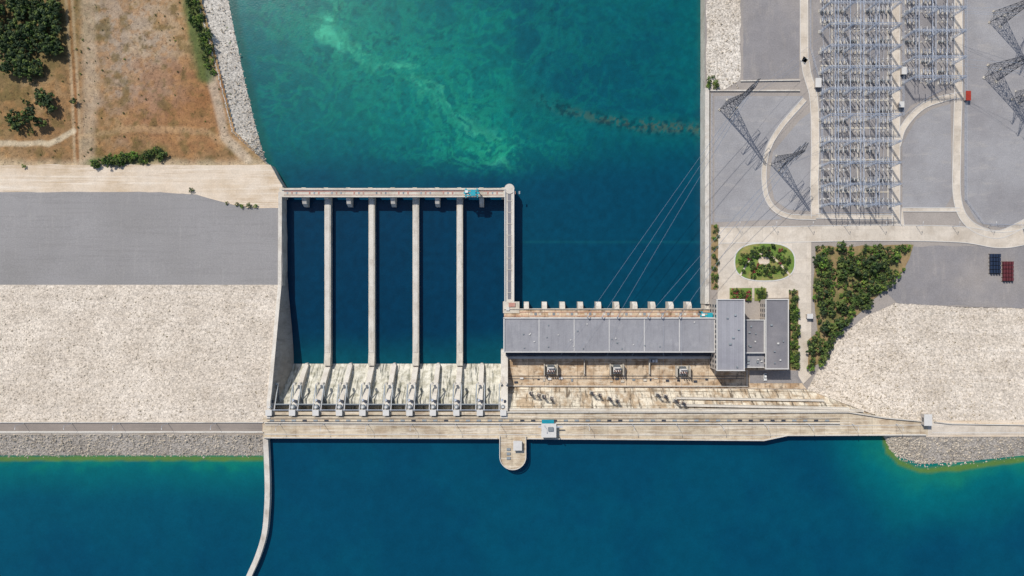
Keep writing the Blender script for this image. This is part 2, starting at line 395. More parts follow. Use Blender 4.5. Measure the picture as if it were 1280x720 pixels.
# ---------------- left bank ----------------
fieldp=[(-2600,-3500),(185,-3500),(250,-120),(252,0),(274,85),(294,165),(322,192),(336,209),(336,216),(-2600,216)]
def fieldcol(X,Y):
    w1=fbm(X/50,Y/50,5,71); w2=fbm(X/50,Y/50,5,72); f=fbm(X/12,Y/12,5,73); f2=fbm(X/7,Y/7,4,79)
    c=np.zeros(X.shape+(3,))+np.array(C(146,114,78))
    c=mixc(c,C(172,142,104),ss(.4,.65,w1)); c=mixc(c,C(128,106,66),ss(.5,.7,w2)*.7)
    c=mixc(c,C(176,162,146),ss(70,10,np.hypot((X-180)*.9,(Y-60)*.55)+(w1-.5)*110+(f-.5)*50)*.65)
    c=mixc(c,C(150,98,56),ss(70,10,np.hypot((X-225)*.8,(Y-140))+(w2-.5)*110+(f-.5)*60)*.6)
    c=mixc(c,C(166,124,80),ss(.5,.62,f2)*.5)
    c=mixc(c,C(104,90,50),ss(.52,.68,f)*.6)
    p=pdist(X+(w1-.5)*12+(f-.5)*6,Y,[(106,-400),(108,0),(112,100),(108,207)]); c=mixc(c,C(192,174,150),ss(14,4,p)*.5)
    p=pdist(X+(w1-.5)*3,Y,[(84,-400),(86,0),(94,120),(97,207)]); c=mixc(c,C(188,164,132),ss(7,4,p)*.7); c=mixc(c,C(142,96,54),ss(3,1,p)*.85)
    p=pdist(X,Y+(w1-.5)*12,[(-300,186),(0,180),(60,178),(92,162)]); c=mixc(c,C(206,190,162),ss(5,2,p)*.8)
    p=pdist(X,Y+(w1-.5)*16,[(100,170),(180,160),(260,168),(300,190)]); c=mixc(c,C(190,160,122),ss(6,2,p+(f-.5)*6)*.4)
    p=pdist(X+(w2-.5)*8,Y,[(262,90),(280,170),(310,200)]); c=mixc(c,C(200,186,166),ss(9,3,p)*.6)
    c=mixc(c,C(212,194,164),ss(194,207,Y+(w2-.5)*14)*.6)
    c=mixc(c,C(74,98,48),ss(17,5,pdist(X+(w1-.5)*8,Y,[(236,-60),(240,0),(252,60),(258,92)])+(f-.5)*8)*.85)
    c=mixc(c,C(86,98,50),ss(14,3,pdist(X,Y,[(118,206),(160,202),(200,192)])+(f-.5)*10)*.7)
    c=mixc(c,C(112,104,66),ss(95,40,np.hypot(X-20,Y-40)+(w1-.5)*40)*.6)
    c*=(.68+.6*fbm(X/4,Y/4,3,77))[...,None]
    return c
xs=np.concatenate([np.linspace(-2600,-50,30),np.arange(-46,344,1.5)]); ys=np.concatenate([np.linspace(-3500,-60,30),np.arange(-56,220,1.5)])
sheet('field_ground',xs,ys,8.0,fieldcol,'field',mask=fieldp)
loft('rock_embankment',[(180,-3500),(236,-300),(246,0),(270,85),(290,165),(318,190),(336,206)],8.35,[(200,-3500),(260,-300),(288,0),(310,110),(325,170),(334,205),(352,234)],-.6,'riprap2',nu=500,nv=6,amp=.8)
poly('dirt_track',rough([(-2600,208),(338,206),(353,232),(353,262),(310,262),(285,256),(245,244),(200,241),(-2600,241)],9,.9),8.4,'dirt',zb=-3,skirtmat='conc')
poly('gravel_bench',rough([(-2600,240),(200,240),(245,243),(288,255),(310,260),(353,260),(353,357),(-2600,357)],12,.5),lambda x,y:8.5+1.5*(y-240)/117,'gravel',zb=-3,skirtmat='conc')
XW=-142.2
def zs(y): return 10+20*max(0,min(1,(y-356.5)/170.5))
rb=[(PX(XW,zs(y)),y) for y in (356,380,400,430,460,490,527)]
poly('rock_slope',[(-2600,356)]+rb+[(-2600,527)],lambda x,y:zs(y)+.06,'riprap',zb=-3,skirtmat='conc')
loft('rock_bank',[(-2600,541),(329,541)],29.9,[(-2600,575),(329,575)],25.2,'riprapg',nu=300,nv=5,amp=.6)
ribbon('crest_road',[(-2600,534),(0,534),(328,534)],10,30.05,'asphalt',smooth=False,kerb=True)
poly('crest_verge',[(-2600,526.5),(331,526.5),(331,543),(-2600,543)],30.0,'dirt',zb=20)
b=MB()
for s in (528.0,540.6):
    wall('',[(-800,s),(329,s)],30,30.8,.5,'concw',mb=b)
b.done('road_parapet')

# ---------------- right bank ----------------
ZY=10.0
poly('yard_ground',[(881,-3500),(3800,-3500),(3800,388),(1280,386),(1120,381),(1080,397),(1040,434),(1009,489),(632,484),(632,440),(886,440),(886,388),(888,111),(881,111)],ZY,'yardsoil',zb=-3,skirtmat='conc')
poly('rock_strip',rough([(882,-3500),(927,-3500),(926,0),(925,100),(905,112),(883,112)],6,1.0),ZY+.1,'riprap2')
poly('gravel_pad',rough([(929,-600),(998,-600),(1000,0),(999,98),(929,100)],8,.5),ZY+.05,'gravel3')
poly('gravel_pad',[(893,120),(1003,120),(1008,128),(968,172),(955,205),(955,240),(962,262),(978,274),(893,278)],ZY+.05,'gravel2')
poly('gravel_pad',[(1000,150),(1013,140),(1013,264),(985,262),(968,250),(962,220),(966,190)],ZY+.05,'gravel2')
poly('switchyard_gravel',[(1018,-600),(1113,-600),(1113,266),(1024,266),(1024,120),(1016,90)],ZY+.05,'gravel3')
poly('switchyard_gravel',[(1127,-600),(1190,-600),(1192,108),(1160,122),(1138,132),(1127,148)],ZY+.05,'gravel3')
poly('gravel_pad',[(1128,180),(1145,150),(1165,136),(1188,130),(1190,245),(1180,262),(1128,262)],ZY+.05,'gravel2')
poly('gravel_pad',rough([(1206,-600),(2600,-600),(2600,280),(1250,284),(1222,278),(1205,250)],10,.5),ZY+.05,'gravel2')
poly('asphalt_yard',rough([(1142,308),(1290,306),(2600,306),(2600,386),(1280,385),(1122,379),(1108,366),(1128,345)],10,1.0),ZY+.08,'gravel3')
zr=ZY+.16
ribbon('service_road',[(1004,-600),(1005,0),(1007,80),(1017,122),(1019,180),(1018,230),(1019,272)],9,zr,'roadc')
ribbon('service_road',[(1006,124),(975,160),(959,190),(955,222),(961,252),(982,269),(1020,272)],5,zr+.01,'roadc')
ribbon('service_road',[(1120,-600),(1120,0),(1120,120),(1120,282)],9,zr+.02,'roadc')
ribbon('service_road',[(1122,182),(1130,158),(1152,134),(1180,123),(1204,118)],6.5,zr+.03,'roadc')
ribbon('service_road',[(1197,-600),(1198,0),(1198,110),(1196,190),(1197,250),(1212,280),(1245,293),(1275,282),(1310,262)],9,zr+.04,'roadc')
ribbon('service_road',[(1020,270),(1070,271),(1120,271)],5,zr+.05,'roadc')
ribbon('access_road',[(900,294),(980,293),(1100,291),(1200,293),(1250,300),(1290,294),(1400,270),(2400,250)],19,zr+.06,'roadc')
poly('plaza_paving',[(898,286),(1014,286),(1014,372),(1014,470),(1004,480),(998,470),(998,372),(897,374)],zr+.1,'roadc')
ribbon('service_road',[(1128,283),(1128,262),(1200,262)],4,zr+.07,'roadc',smooth=False)
wall('river_wall',[(884,110),(884,380)],-3,11.2,2.6,'concw')
wall('yard_wall',[(888,113),(1000,113)],9,10.9,.8,'concw')
wall('yard_wall',[(926,101),(1000,100)],9,10.8,.6,'concw')
TOE=[(1009,487),(1040,432),(1080,396),(1120,379),(1200,384),(1290,386),(3800,388)]
CR=[(1108,524),(1130,525),(1150,526),(1175,528),(1220,529),(1290,529),(3800,529)]
loft('rock_slope',TOE,ZY+.1,CR,30.0,'riprap',nu=300,nv=14,amp=.6)
RB2=[(1104,545),(1113,565),(1124,578),(1150,589),(1200,586),(1290,574),(3800,572)]
loft('rock_bank',[(1108,544),(1120,544),(1135,545),(1160,545),(1210,544),(1290,544),(3800,544)],29.95,RB2,25.0,'riprapg',nu=300,nv=5,amp=.7)
poly('crest_verge',[(1106,523),(1165,526),(3800,526),(3800,546),(1106,546)],30.0,'dirt',zb=20)
ribbon('crest_road',[(1165,536),(1200,536),(1290,536),(3800,536)],9,30.08,'asphalt',smooth=False)
poly('road_junction',[(1156,526.5),(1168,526.5),(1185,531),(1290,533),(1290,543),(1156,543.5)],30.14,'roadc')
wall('crest_parapet_wall',[(1168,527.5),(1190,530),(1290,531.5),(1700,532)],30,31,.5,'concw')

# ---------------- dam body ----------------
loft('slope_slab',[(632,483.5),(1009,487)],ZY+.05,[(632,515.5),(1110,525)],29.2,'concslope',nu=60,nv=8)
def zsl(y): return ZY+.1+19.1*(y-484)/31
b=MB()
for (x0,y0,x1,y1) in [(845,498,1030,501),(850,507,1062,511),(632,512,1080,514)]:
    z0=zsl(y0)
    wall('',[(x0,y0),(x1,y1)],z0-4,z0+.7,.9,'concw',mb=b)
b.done('slab_retaining_ledges')
poly('dam_crest',[(329,521),(632,521),(632,514.5),(1062,514.5),(1108,522),(1160,527),(1160,544.5),(985,545),(955,551.5),(632,549),(329,548)],30.2,'concdeck',zb=-4,skirtmat='conc')
ribbon('dam_crest_road',[(331,537),(640,537.5),(955,538),(1156,537)],11,30.3,'concdeck',smooth=False,kerb=True)
b=MB()
for pts in ([(330,547.3),(622,548.2)],[(660,548.4),(955,550.7),(985,544.4),(1158,543.8)],[(632,515.3),(1060,515.3),(1107,522.6),(1158,527.3)],[(330,528.5),(632,529.5),(1050,529.5)]):
    wall('',pts,30.2,31.3,.5,'concw',mb=b)
b.done('crest_parapet_wall')
b=MB()
for x in np.arange(340,1040,13.6):
    p=W(x,525.5,30.2); b.box((p.x,p.y,30.35),(2.4,.9,.25),'steeld' if random.random()<.3 else 'steelm')
b.done('drain_covers')
b=MB()
for y in (523.6,527.0):
    wall('',[(334,y),(1050,y)],30.2,30.42,.22,'steeld',mb=b)
b.done('gantry_crane_rails')
wall('guide_wall',[(331.5,546),(333,575),(334,610),(333,640),(330,668),(322,695),(312,718),(300,745),(280,800)],15,29.5,3.0,'concw',sub=8)
b=MB(); ctr=W(641,566,30.4)
prof=[(-7.6,10)]+[(-7.6*math.cos(t),-2-7.6*math.sin(t)) for t in np.linspace(0,math.pi,24)]+[(7.6,10)]
n=len(prof)
top=[(ctr.x+x,ctr.y+y,30.6) for x,y in prof]; bot=[(ctr.x+x,ctr.y+y,10) for x,y in prof]
b.add(top,[tuple(range(n))],'concdeck'); b.add(top+bot,[(i,(i+1)%n,n+(i+1)%n,n+i) for i in range(n)],'concw')
for i in range(n-1):
    a=Vector(top[i]); c=Vector(top[i+1]); b.beam(a+Vector((0,0,.8)),c+Vector((0,0,.8)),.3,'concw')
    b.beam(a,a+Vector((0,0,.9)),.15,'steel')
p=W(647,557,33); b.box((p.x,p.y,32),(4.5,5,2.8),'wallp'); b.box((p.x,p.y,33.5),(5,5.5,.3),'trim'); b.box((p.x,p.y-2.55,31.7),(1,.1,2.1),'steeld')
for i in range(3): b.box((ctr.x-2.5,ctr.y-3+i*2.6,30.9),(2.2,1.4,.6),'steelm')
b.done('intake_platform')
b=MB(); p=W(686,538,34)
b.box((p.x,p.y,32.2),(8,7.4,4),'wallp'); b.box((p.x,p.y,34.4),(8.6,8,.4),'trim'); b.box((p.x+1,p.y+1,35),(3,2.2,.9),'steelm')
b.box((p.x-.5,p.y+4.9,33),(7,2.2,.3),'teal')
for i in range(3): b.box((p.x-2.6+i*2.6,p.y+3.75,32.6),(1.4,.1,1.3),'glass'); b.box((p.x-2.6+i*2.6,p.y-3.75,32.6),(1.4,.1,1.3),'glass')
b.beam((p.x+4.5,p.y-2,30.2),(p.x+4.5,p.y-2,38),.3,'steeld'); b.beam((p.x-6,p.y+2,34),(p.x+8,p.y+2,34),.35,'steel')
b.done('gate_house')
b=MB(); p=W(1160,525,34)
b.box((p.x,p.y,32),(4,6,4),'wallp'); b.box((p.x,p.y,34.15),(4.6,6.6,.3),'trim'); b.box((p.x-2.03,p.y,32.4),(.1,2.4,1.3),'glass'); b.box((p.x+2.03,p.y,32.4),(.1,2.4,1.3),'glass')
b.done('guard_booth')

# ---------------- spillway ----------------
XS=[-141.4+13.63*i for i in range(11)]
sp=empty('spillway')
b=MB()
prof=[(-44,-2)];
for t in np.linspace(0,1,14): prof.append((-45.5-21*t, -1+21*(t**1.25)))
prof+=[(-69,20.6),(-72,19.5),(-76,14),(-76,-3)]
b.prism(prof,XS[0]+1,XS[10]-1,'chute'); b.done('chute',sp)
b=MB()
for i in range(0,11):
    x=XS[i]; w=3.2 if i%2==0 else 2.8
    if i==0:
        pr=[(59,-3),(59,9.4),(2,10.3),(-60,28),(-66,30.5),(-76,30.5),(-76,-3)]; w=2.0
        b.prism(pr,x-w/2-.6,x+w/2-.4,'concw'); continue
    if i==10:
        pr=[(-38,-3),(-38,11),(-48,14),(-60,22),(-70,30.4),(-76,30.4),(-76,-3)]
        b.prism(pr,x-w/2,x+w/2+1,'concw'); continue
    pr=[(-48,-3),(-48,3.5),(-52,9),(-60,18.5),(-64,24),(-68,27.5),(-76,28.5),(-76,-3)]
    b.prism(pr,x-w/2,x+w/2,'concw')
    b.beam((x,-48,-2),(x,-48,3.4),w/2*1.0,'concw',n=10)
    if i%2==0:
        pr=[(56.5,-3),(56.5,4.5),(-40,4.5),(-47.9,6),(-47.9,-3)]
        b.prism(pr,x-1.9,x+1.9,'conc')
        b.prism([(56.3,4.5),(56.3,4.75),(-40,4.75),(-40,4.5)],x-1.3,x+1.3,'concw')
b.done('piers',sp)
# battered wing wall on the left abutment
b=MB(); tp=[];bt=[]
for k in range(15):
    y=20-88*k/14; t=k/14; zt_=10.2 if y>2 else 10.2+17.6*(2-y)/62
    tp.append((XS[0]+.5,y,min(zt_,28))); bt.append((XS[0]+.8+4.6*ss(0,1,np.array(min(1,t*1.3))).item(),y,-2))
n=15; b.add(tp+bt,[(i,i+1,n+i+1,n+i) for i in range(n-1)],'concwing'); b.done('wing_wall',sp)
b=MB()
for i in range(10):
    x0=XS[i]+1.5; x1=XS[i+1]-1.5; pr=[]
    for t in np.linspace(0,1,8):
        a=-.35+t*.95; pr.append((-60-9.5*math.cos(a),22.5+9.5*math.sin(a)))
    pr2=[(y-.5,z) for y,z in reversed(pr)]
    b.prism(pr+pr2,x0,x1,'steelm')
    for k in range(1,5):
        y,z=pr[k+1]; b.box(((x0+x1)/2,y+.3,z),(x1-x0,.4,.35),'steeld')
    for xx in (x0+.9,x1-.9):
        b.beam((xx,-57,22),(xx,-67.5,20.5),.38,'steelm'); b.beam((xx,-57,22),(xx,-67,27),.38,'steelm')
        b.beam((xx,-60,23.5),(xx,-72,29.5),.3,'porc',n=6)
    b.box(((x0+x1)/2,-73.2,29.3),(x1-x0,1.8,.4),'concdeck'); b.box(((x0+x1)/2,-71.2,29.6),(x1-x0,.25,1),'steel')
for i in range(11):
    x=XS[i]
    b.box((x,-72.5,30.1),(3.2,3,3.2),'concw'); b.box((x,-72.5,31.8),(3.6,3.4,.25),'trim')
    b.beam((x-.2,-69.4,28),(x-.2,-69.4,30.4),1.25,'steelm',n=14); b.beam((x-.2,-69.4,30.4),(x-.2,-69.4,30.9),.7,'trim',n=12)
    b.box((x+.9,-66.5,27.6),(1.2,1.6,1.4),'steeld'); b.box((x-.8,-65.8,27),(1,1.2,1.2),'steel')
    b.beam((x+1.6,-57.0,19),(x+1.6,-57.0,22.8),.7,'concw',n=8); b.beam((x-1.6,-57,19),(x-1.6,-57,22.8),.7,'concw',n=8)
    b.beam((x-1.3,-76,28),(x-1.3,-66,27),.12,'steel'); b.beam((x+1.3,-76,28.8),(x+1.3,-66,28),.12,'steel')
b.done('radial_gates',sp)
b=MB(); zt=9.6
A=W(352,235,zt); B=W(632,246.5,zt)
xm=(A.x+B.x)/2; ym=(A.y+B.y)/2
b.box((xm,ym,zt-.6),(B.x-A.x,A.y-B.y,1.2),'conc')
b.box((xm,A.y-1.0,zt+.35),(B.x-A.x,.4,.7),'concw'); b.box((xm,B.y+.2,zt+.35),(B.x-A.x,.4,.7),'concw')
b.box((xm,ym+.8,zt+.1),(B.x-A.x-3,.5,.2),'pink'); b.box((xm,ym-1.4,zt+.1),(B.x-A.x-3,.3,.2),'pink')
for i in range(0,11):
    x=XS[i]
    b.box((x,ym,3),(2.6,6.5,11.4),'conc')
    if i%2==1:
        b.prism([(ym-3.2,-3),(ym-3.2,8.2),(ym-6.5,6.5),(ym-8,3),(ym-8,-3)],x-1.3,x+1.3,'concw')
    for k in range(3):
        b.box((x+4+k*2.8,ym+.0,zt+.08),(.9,1.8,.1),'pink' if (i+k)%2 else 'steelm')
b.done('stoplog_bridge')
b=MB()
x0=W(630.5,232,10).x; x1=W(643,232,10).x; xc=(x0+x1)/2; hw=(x1-x0)/2
y1=W(0,236,10).y; y0=W(0,378,10).y
b.box((xc,(y0+y1)/2,3.4),(2*hw,y1-y0,12.8),'concw')
b.beam((xc,y1,-3),(xc,y1,10.3),hw,'concw',n=28)
b.box((xc-hw+.4,(y0+y1)/2,10.3),(.5,y1-y0,1),'trim'); b.box((xc+hw-.4,(y0+y1)/2,10.3),(.5,y1-y0,1),'trim')
b.box((xc,(y0+y1)/2,9.9),(2,y1-y0-4,.1),'roofd')
for k in range(9): b.box((xc,y0+6+k*7,10.05),(2.6,.3,.2),'conc')
b.done('training_wall')
def gantry(name,px,py,z,rot=0):
    b=MB()
    for sx in(-1,1):
        for sy in(-1,1):
            b.beam((sx*2.6,sy*2.2,0),(sx*2.4,sy*2,4.6),.25,'teal')
            b.box((sx*2.6,sy*2.2,.3),(1.2,.5,.6),'steeld')
        b.box((sx*2.5,0,4.7),(.6,5,.6),'teal'); b.beam((sx*2.6,-2.2,1),(sx*2.4,2,4.4),.12,'teal')
    b.box((0,0,5.2),(7,1.2,.6),'teal'); b.box((0,1.5,5.2),(6.4,.5,.5),'teal'); b.box((0,-1.5,5.2),(6.4,.5,.5),'teal')
    b.box((.8,0,5.9),(2.2,3.4,1.1),'teal'); b.box((-2.2,.6,5.9),(1.3,1.3,.9),'white'); b.beam((0,0,5),(0,0,1.5),.08,'steeld')
    o=b.done(name); o.location=W(px,py,z); o.rotation_euler=(0,0,rot); o.scale=(1.35,1.1,1)
gantry('gantry_crane',590,242.5,9.8)
gantry('gantry_crane',882,394.5,10.9)

# ---------------- powerhouse ----------------
ph=empty('powerhouse')
zR=22.0
a=W(630,397.5,zR); c=W(893,440,zR)
b=MB()
b.box(((a.x+c.x)/2,(a.y+c.y)/2,(zR-3)/2-1),(c.x-a.x,a.y-c.y,zR+1),'wallp'); b.done('walls',ph)
b=MB(); n=6; wx=(c.x-a.x)/n
b.box(((a.x+c.x)/2,(a.y+c.y)/2,zR-.3),(c.x-a.x-.35,a.y-c.y-.5,.8),'roof')
for i in range(1,n):
    b.box((a.x+wx*i,(a.y+c.y)/2,zR+.17),(.4,a.y-c.y-1,.16),'trim')
b.box(((a.x+c.x)/2,(a.y+c.y)/2,zR-.35),(c.x-a.x+.6,a.y-c.y+.6,.5),'trim'); b.done('roof',ph)
b=MB()
b.box(((a.x+c.x)/2,a.y,zR+.25),(c.x-a.x+1,.7,1.1),'trim'); b.box(((a.x+c.x)/2,c.y,zR+.25),(c.x-a.x+1,.5,.7),'trim')
b.box((a.x,(a.y+c.y)/2,zR+.25),(.7,a.y-c.y,1.1),'trim')
# line brackets on the downstream edge
LB=[]
for x in (734,752,771,809,826,848):
    p=W(x,398,zR); b.beam((p.x,a.y+.2,zR),(p.x,a.y+.9,zR+3.4),.22,'steel'); b.beam((p.x,a.y+.9,zR+3.3),(p.x+.8,a.y+2.6,zR+3.6),.22,'porc',6); LB.append(Vector((p.x+.8,a.y+2.6,zR+3.6)))
b.done('parapet',ph)
b=MB()
for i in range(22):
    b.box((a.x+3+i*5.6,a.y+.05,14),(3,.2,3.5),'glass'); b.box((a.x+3+i*5.6,c.y-.05,15.5),(3,.2,3),'glass')
for k in range(22):
    xx=random.uniform(a.x+4,c.x-4); yy=random.uniform(c.y+2,a.y-2)
    b.box((xx,yy,zR+.3),(random.uniform(.5,1.0),random.uniform(.5,.8),.6),random.choice(['steelm','trim','steelm']))
b.done('windows_and_vents',ph)
b=MB(); a2=W(632,440,14); c2=W(893,444.5,14)
b.box(((a2.x+c2.x)/2,(a2.y+c2.y)/2,12),(c2.x-a2.x,a2.y-c2.y,4.2),'steeld'); b.done('painted_shade_strip',ph)  # dark box added to imitate the shadow along the powerhouse's upstream foot
zD=10.6
a3=W(630,386,zD); c3=W(894,398,zD)
b=MB(); b.box(((a3.x+c3.x)/2,(a3.y+c3.y)/2-.5,zD/2-1.5),(c3.x-a3.x,a3.y-c3.y+1,zD+3),'concyard')
b.box(((a3.x+c3.x)/2,a3.y-.1,zD+.45),(c3.x-a3.x,.4,.9),'concw')
b.box(((a3.x+c3.x)/2,a3.y-2.0,zD+.1),(c3.x-a3.x,.35,.2),'pink'); b.box(((a3.x+c3.x)/2,a3.y-4.4,zD+.1),(c3.x-a3.x,.35,.2),'pink')
for i in range(11):
    x=W(658+i*22.6,380,9).x
    b.prism([(a3.y+.1,-3),(a3.y+.1,9.6),(a3.y+2.0,9.6),(a3.y+4.2,7),(a3.y+4.2,-3)],x-1.5,x+1.5,'concw')
    for k in range(3): b.box((x+3+k*2.6,a3.y-3.2,zD+.07),(1.6,1.6,.14),'steelm' if k%2 else 'conc')
p=W(638,383,zD); b.box((p.x+.5,p.y-.6,zD/2-1.4),(10,7.0,zD+3.4),'conc'); b.box((p.x+1,p.y+1,zD+.5),(4,2.4,.8),'pink'); b.box((p.x-1.6,p.y-1.5,zD+.5),(2,2,1),'trim')
b.done('draft_tube_deck',ph)
def bldg(name,x0,y0,x1,y1,zt,zb,roof,par=None,floors=3):
    b=MB(); A=W(x0,y0,zt); B=W(x1,y1,zt); cx,cy=(A.x+B.x)/2,(A.y+B.y)/2; w,d=B.x-A.x,A.y-B.y
    b.box((cx,cy,(zt+zb)/2-.2),(w,d,zt-zb-.4),'wallp'); b.box((cx,cy,zt-.1),(w+.4,d+.4,.4),roof)
    for s in(-1,1):
        b.box((cx,cy+s*d/2,zt+.3),(w+.8,.5,.9),'trim'); b.box((cx+s*w/2,cy,zt+.3),(.5,d-.6,.9),'trim')
    fh=(zt-zb)/floors
    for f in range(floors):
        zz=zb+fh*(f+.55)
        for k in range(int(w//3)):
            for s in(-1,1): b.box((cx-w/2+1.8+k*3,cy+s*d/2,zz),(1.7,.16,fh*.45),'glass')
        for k in range(int(d//3)):
            for s in(-1,1): b.box((cx+s*w/2,cy-d/2+1.8+k*3,zz),(.16,1.7,fh*.45),'glass')
    for k in range(6):
        b.box((cx+random.uniform(-w/2+2,w/2-2),cy+random.uniform(-d/2+2,d/2-2),zt+.5),(random.uniform(.6,1.5),random.uniform(.6,1.2),.8),random.choice(['steelm','trim','steelm']))
    return b.done(name,par)
bldg('control_block',896,374.5,930,463,26,10,'roof2',ph)
bldg('office_block',930.5,400,955,441,19,10,'roofd',ph)
bldg('office_block_wing',957,374.5,985,461,20,10,'roofd',ph)
bldg('link_block',930.5,442,956.5,459,17,10,'roof',ph)
poly('transformer_yard',[(633,444),(1000,444),(1003,480),(1008,486),(633,483.5)],ZY+.12,'concyard')
wall('yard_wall',[(633,482.5),(935,482.8)],9,11.4,.5,'concw'); wall('yard_wall',[(934,462),(934,482)],9,11.4,.5,'concw')
poly('parking_pad',[(937,463),(1000,463),(1003,479),(937,479)],ZY+.18,'gravel3')
b=MB()
for x in list(range(645,890,7)):
    p=W(x,475+random.uniform(-3,3),ZY+.2)
    if random.random()<.6: b.box((p.x,p.y,ZY+.4),(random.uniform(.8,2.4),random.uniform(.6,1.6),random.uniform(.3,1)),random.choice(['steelm','trim','conc','steeld']))
wall('',[(634,447),(892,447)],ZY+.1,ZY+.5,1.4,'trim',mb=b); wall('',[(634,470),(930,470)],ZY+.1,ZY+.22,.35,'steeld',mb=b); wall('',[(634,473.5),(930,473.5)],ZY+.1,ZY+.22,.35,'steeld',mb=b)
for x in (730,811,893): 
    p=W(x,458,ZY); b.box((p.x,p.y,ZY+1.4),(.5,9,2.6),'conc')
b.done('transfer_rails')

def transformer():
    b=MB()
    b.box((0,0,.3),(9.5,6.6,.6),'conc'); b.box((0,0,2.6),(5.4,3,4),'steelm'); b.box((0,0,4.7),(5.6,3.2,.25),'trim')
    for s in(-1,1):
        for k in range(8): b.box((-2.3+k*.66,s*2.35,2.5),(.22,1.3,3.2),'steelm')
        b.beam((-2.4,s*1.8,4),(2.4,s*1.8,4),.14,'steelm')
    b.beam((-2,1.2,6),(2.2,1.2,6),.5,'trim',n=12)
    for k in range(3):
        p=Vector((-1.8+k*1.8,-.6,4.8)); q=p+Vector((0,-.7,3.2)); b.beam(p,q,.34,'porcb',n=8); 
        for j in range(5): r=p.lerp(q,j/5+.1); b.beam(r,r+Vector((0,-.03,.14)),.5,'porcb',n=8)
        b.beam(q,q+Vector((0,0,.5)),.12,'steel')
    b.box((3.6,0,1.8),(1.1,1.6,2.4),'steelm')
    b.box((-4.9,0,3),(.5,7.4,6),'conc'); b.box((4.9,0,3),(.5,7.4,6),'conc')
    return b
tm=transformer(); me=tm.mesh('power_transformer')
for i,(x,y) in enumerate([(688,461),(770,461),(852,463)]):
    if i==0: o=link('power_transformer',me,tm.names)
    else: o=bpy.data.objects.new('power_transformer',me); COL.objects.link(o)
    o.location=W(x,y,ZY+.15); o.scale=(.8,.9,.9)

# ---------------- lattice structures ----------------
def lattice(b,base,top,wb,wt,n,m,r=.12):
    base=Vector(base); top=Vector(top); prev=None
    for i in range(n+1):
        t=i/n; c=base.lerp(top,t); w=wb+(wt-wb)*t
        ring=[c+Vector((sx*w/2,sy*w/2,0)) for sx,sy in((-1,-1),(1,-1),(1,1),(-1,1))]
        if prev:
            for k in range(4):
                b.beam(prev[k],ring[k],r,m,3); b.beam(prev[k],ring[(k+1)%4],r*.6,m,3); b.beam(prev[(k+1)%4],ring[k],r*.6,m,3)
        for k in range(4): b.beam(ring[k],ring[(k+1)%4],r*.6,m,3)
        prev=ring
def truss(b,a,c,w,n,m,r=.1):
    a=Vector(a); c=Vector(c); d=(c-a).normalized(); s=Vector((-d.y,d.x,0))*w/2; u=Vector((0,0,w/2)); prev=None
    for i in range(n+1):
        p=a.lerp(c,i/n); ring=[p+s+u,p-s+u,p-s-u,p+s-u]
        if prev:
            for k in range(4):
                b.beam(prev[k],ring[k],r,m,3)
            b.beam(prev[0],ring[1],r*.7,m,3); b.beam(prev[1],ring[2],r*.7,m,3); b.beam(prev[3],ring[0],r*.7,m,3)
        prev=ring
def pylon(h=50,m='steeld'):
    b=MB(); lattice(b,(0,0,0),(0,0,h*.6),8.0,2.4,6,m,.19); lattice(b,(0,0,h*.6),(0,0,h),2.4,1.2,6,m,.16)
    arms=[]
    for zz,l in((h*.62,9),(h*.78,10.5),(h*.92,8)):
        for s in(-1,1):
            tip=Vector((s*l,0,zz+.4))
            for y in(-1,1):
                b.beam((s*1,y,zz-.6),tip,.15,m,3); b.beam((s*1,y,zz+1.4),tip,.12,m,3)
            for j in range(1,4):
                t=j/4; x=s*(1+(l-1)*t); b.beam((x,1-t,zz-.6+t),(x,-(1-t),zz-.6+t),.09,m,3); b.beam((x,1-t,zz-.6+t),(x,(1-t)*.9,zz+1.4-t),.09,m,3)
            b.beam(tip,tip-Vector((0,0,2.6)),.16,'porc',5); arms.append(tip-Vector((0,0,2.6)))
    for sx in(-1,1):
        for sy in(-1,1): b.box((sx*4,sy*4,.2),(1.4,1.4,.6),'conc')
    return b,arms
pb,arms=pylon(); pme=pb.mesh('transmission_tower'); first=True
TW=[]
for (x,y,r,s) in [(910,136,.9,.95),(972,204,.95,.8),(1246,24,1.2,.9),(1240,92,1.25,1.0),(1272,122,1.1,.7)]:
    if first: o=link('transmission_tower',pme,pb.names); first=False
    else: o=bpy.data.objects.new('transmission_tower',pme); COL.objects.link(o)
    o.location=W(x,y,ZY); o.rotation_euler=(0,0,r); o.scale=(s,s,s)
    Mx=Matrix.Translation(o.location)@Matrix.Rotation(r,4,'Z')@Matrix.Scale(s,4)
    TW.append([Mx@a_ for a_ in arms])
def deadend():
    b=MB(); m='steeld'
    for s in(-1,1):
        lattice(b,(s*2.6,0,0),(s*2.0,0,9),1.4,.6,5,m,.11)
    truss(b,(-3,0,9),(3,0,9),.8,7,m,.09)
    for k in(-1,0,1): b.beam((k*2.2,0,9),(k*2.2,1.6,8.4),.18,'porcb',5)
    b.box((-2.6,0,.2),(2.2,2.2,1.2),'conc'); b.box((2.6,0,.2),(2.2,2.2,1.2),'conc')
    return b
db=deadend(); dme=db.mesh('line_gantry'); DE=[]
for i,(x,y) in enumerate([(668,492),(684,496),(744,492),(766,499),(826,494),(848,502)]):
    o=link('line_gantry',dme,db.names) if i==0 else bpy.data.objects.new('line_gantry',dme)
    if i: COL.objects.link(o)
    z=zsl(y)-.3; o.location=W(x,y,z); o.rotation_euler=(0,0,-.25+random.uniform(-.1,.1)); 
    DE.append(o.location+Vector((0,1.6,8.4)))
wires=MB()
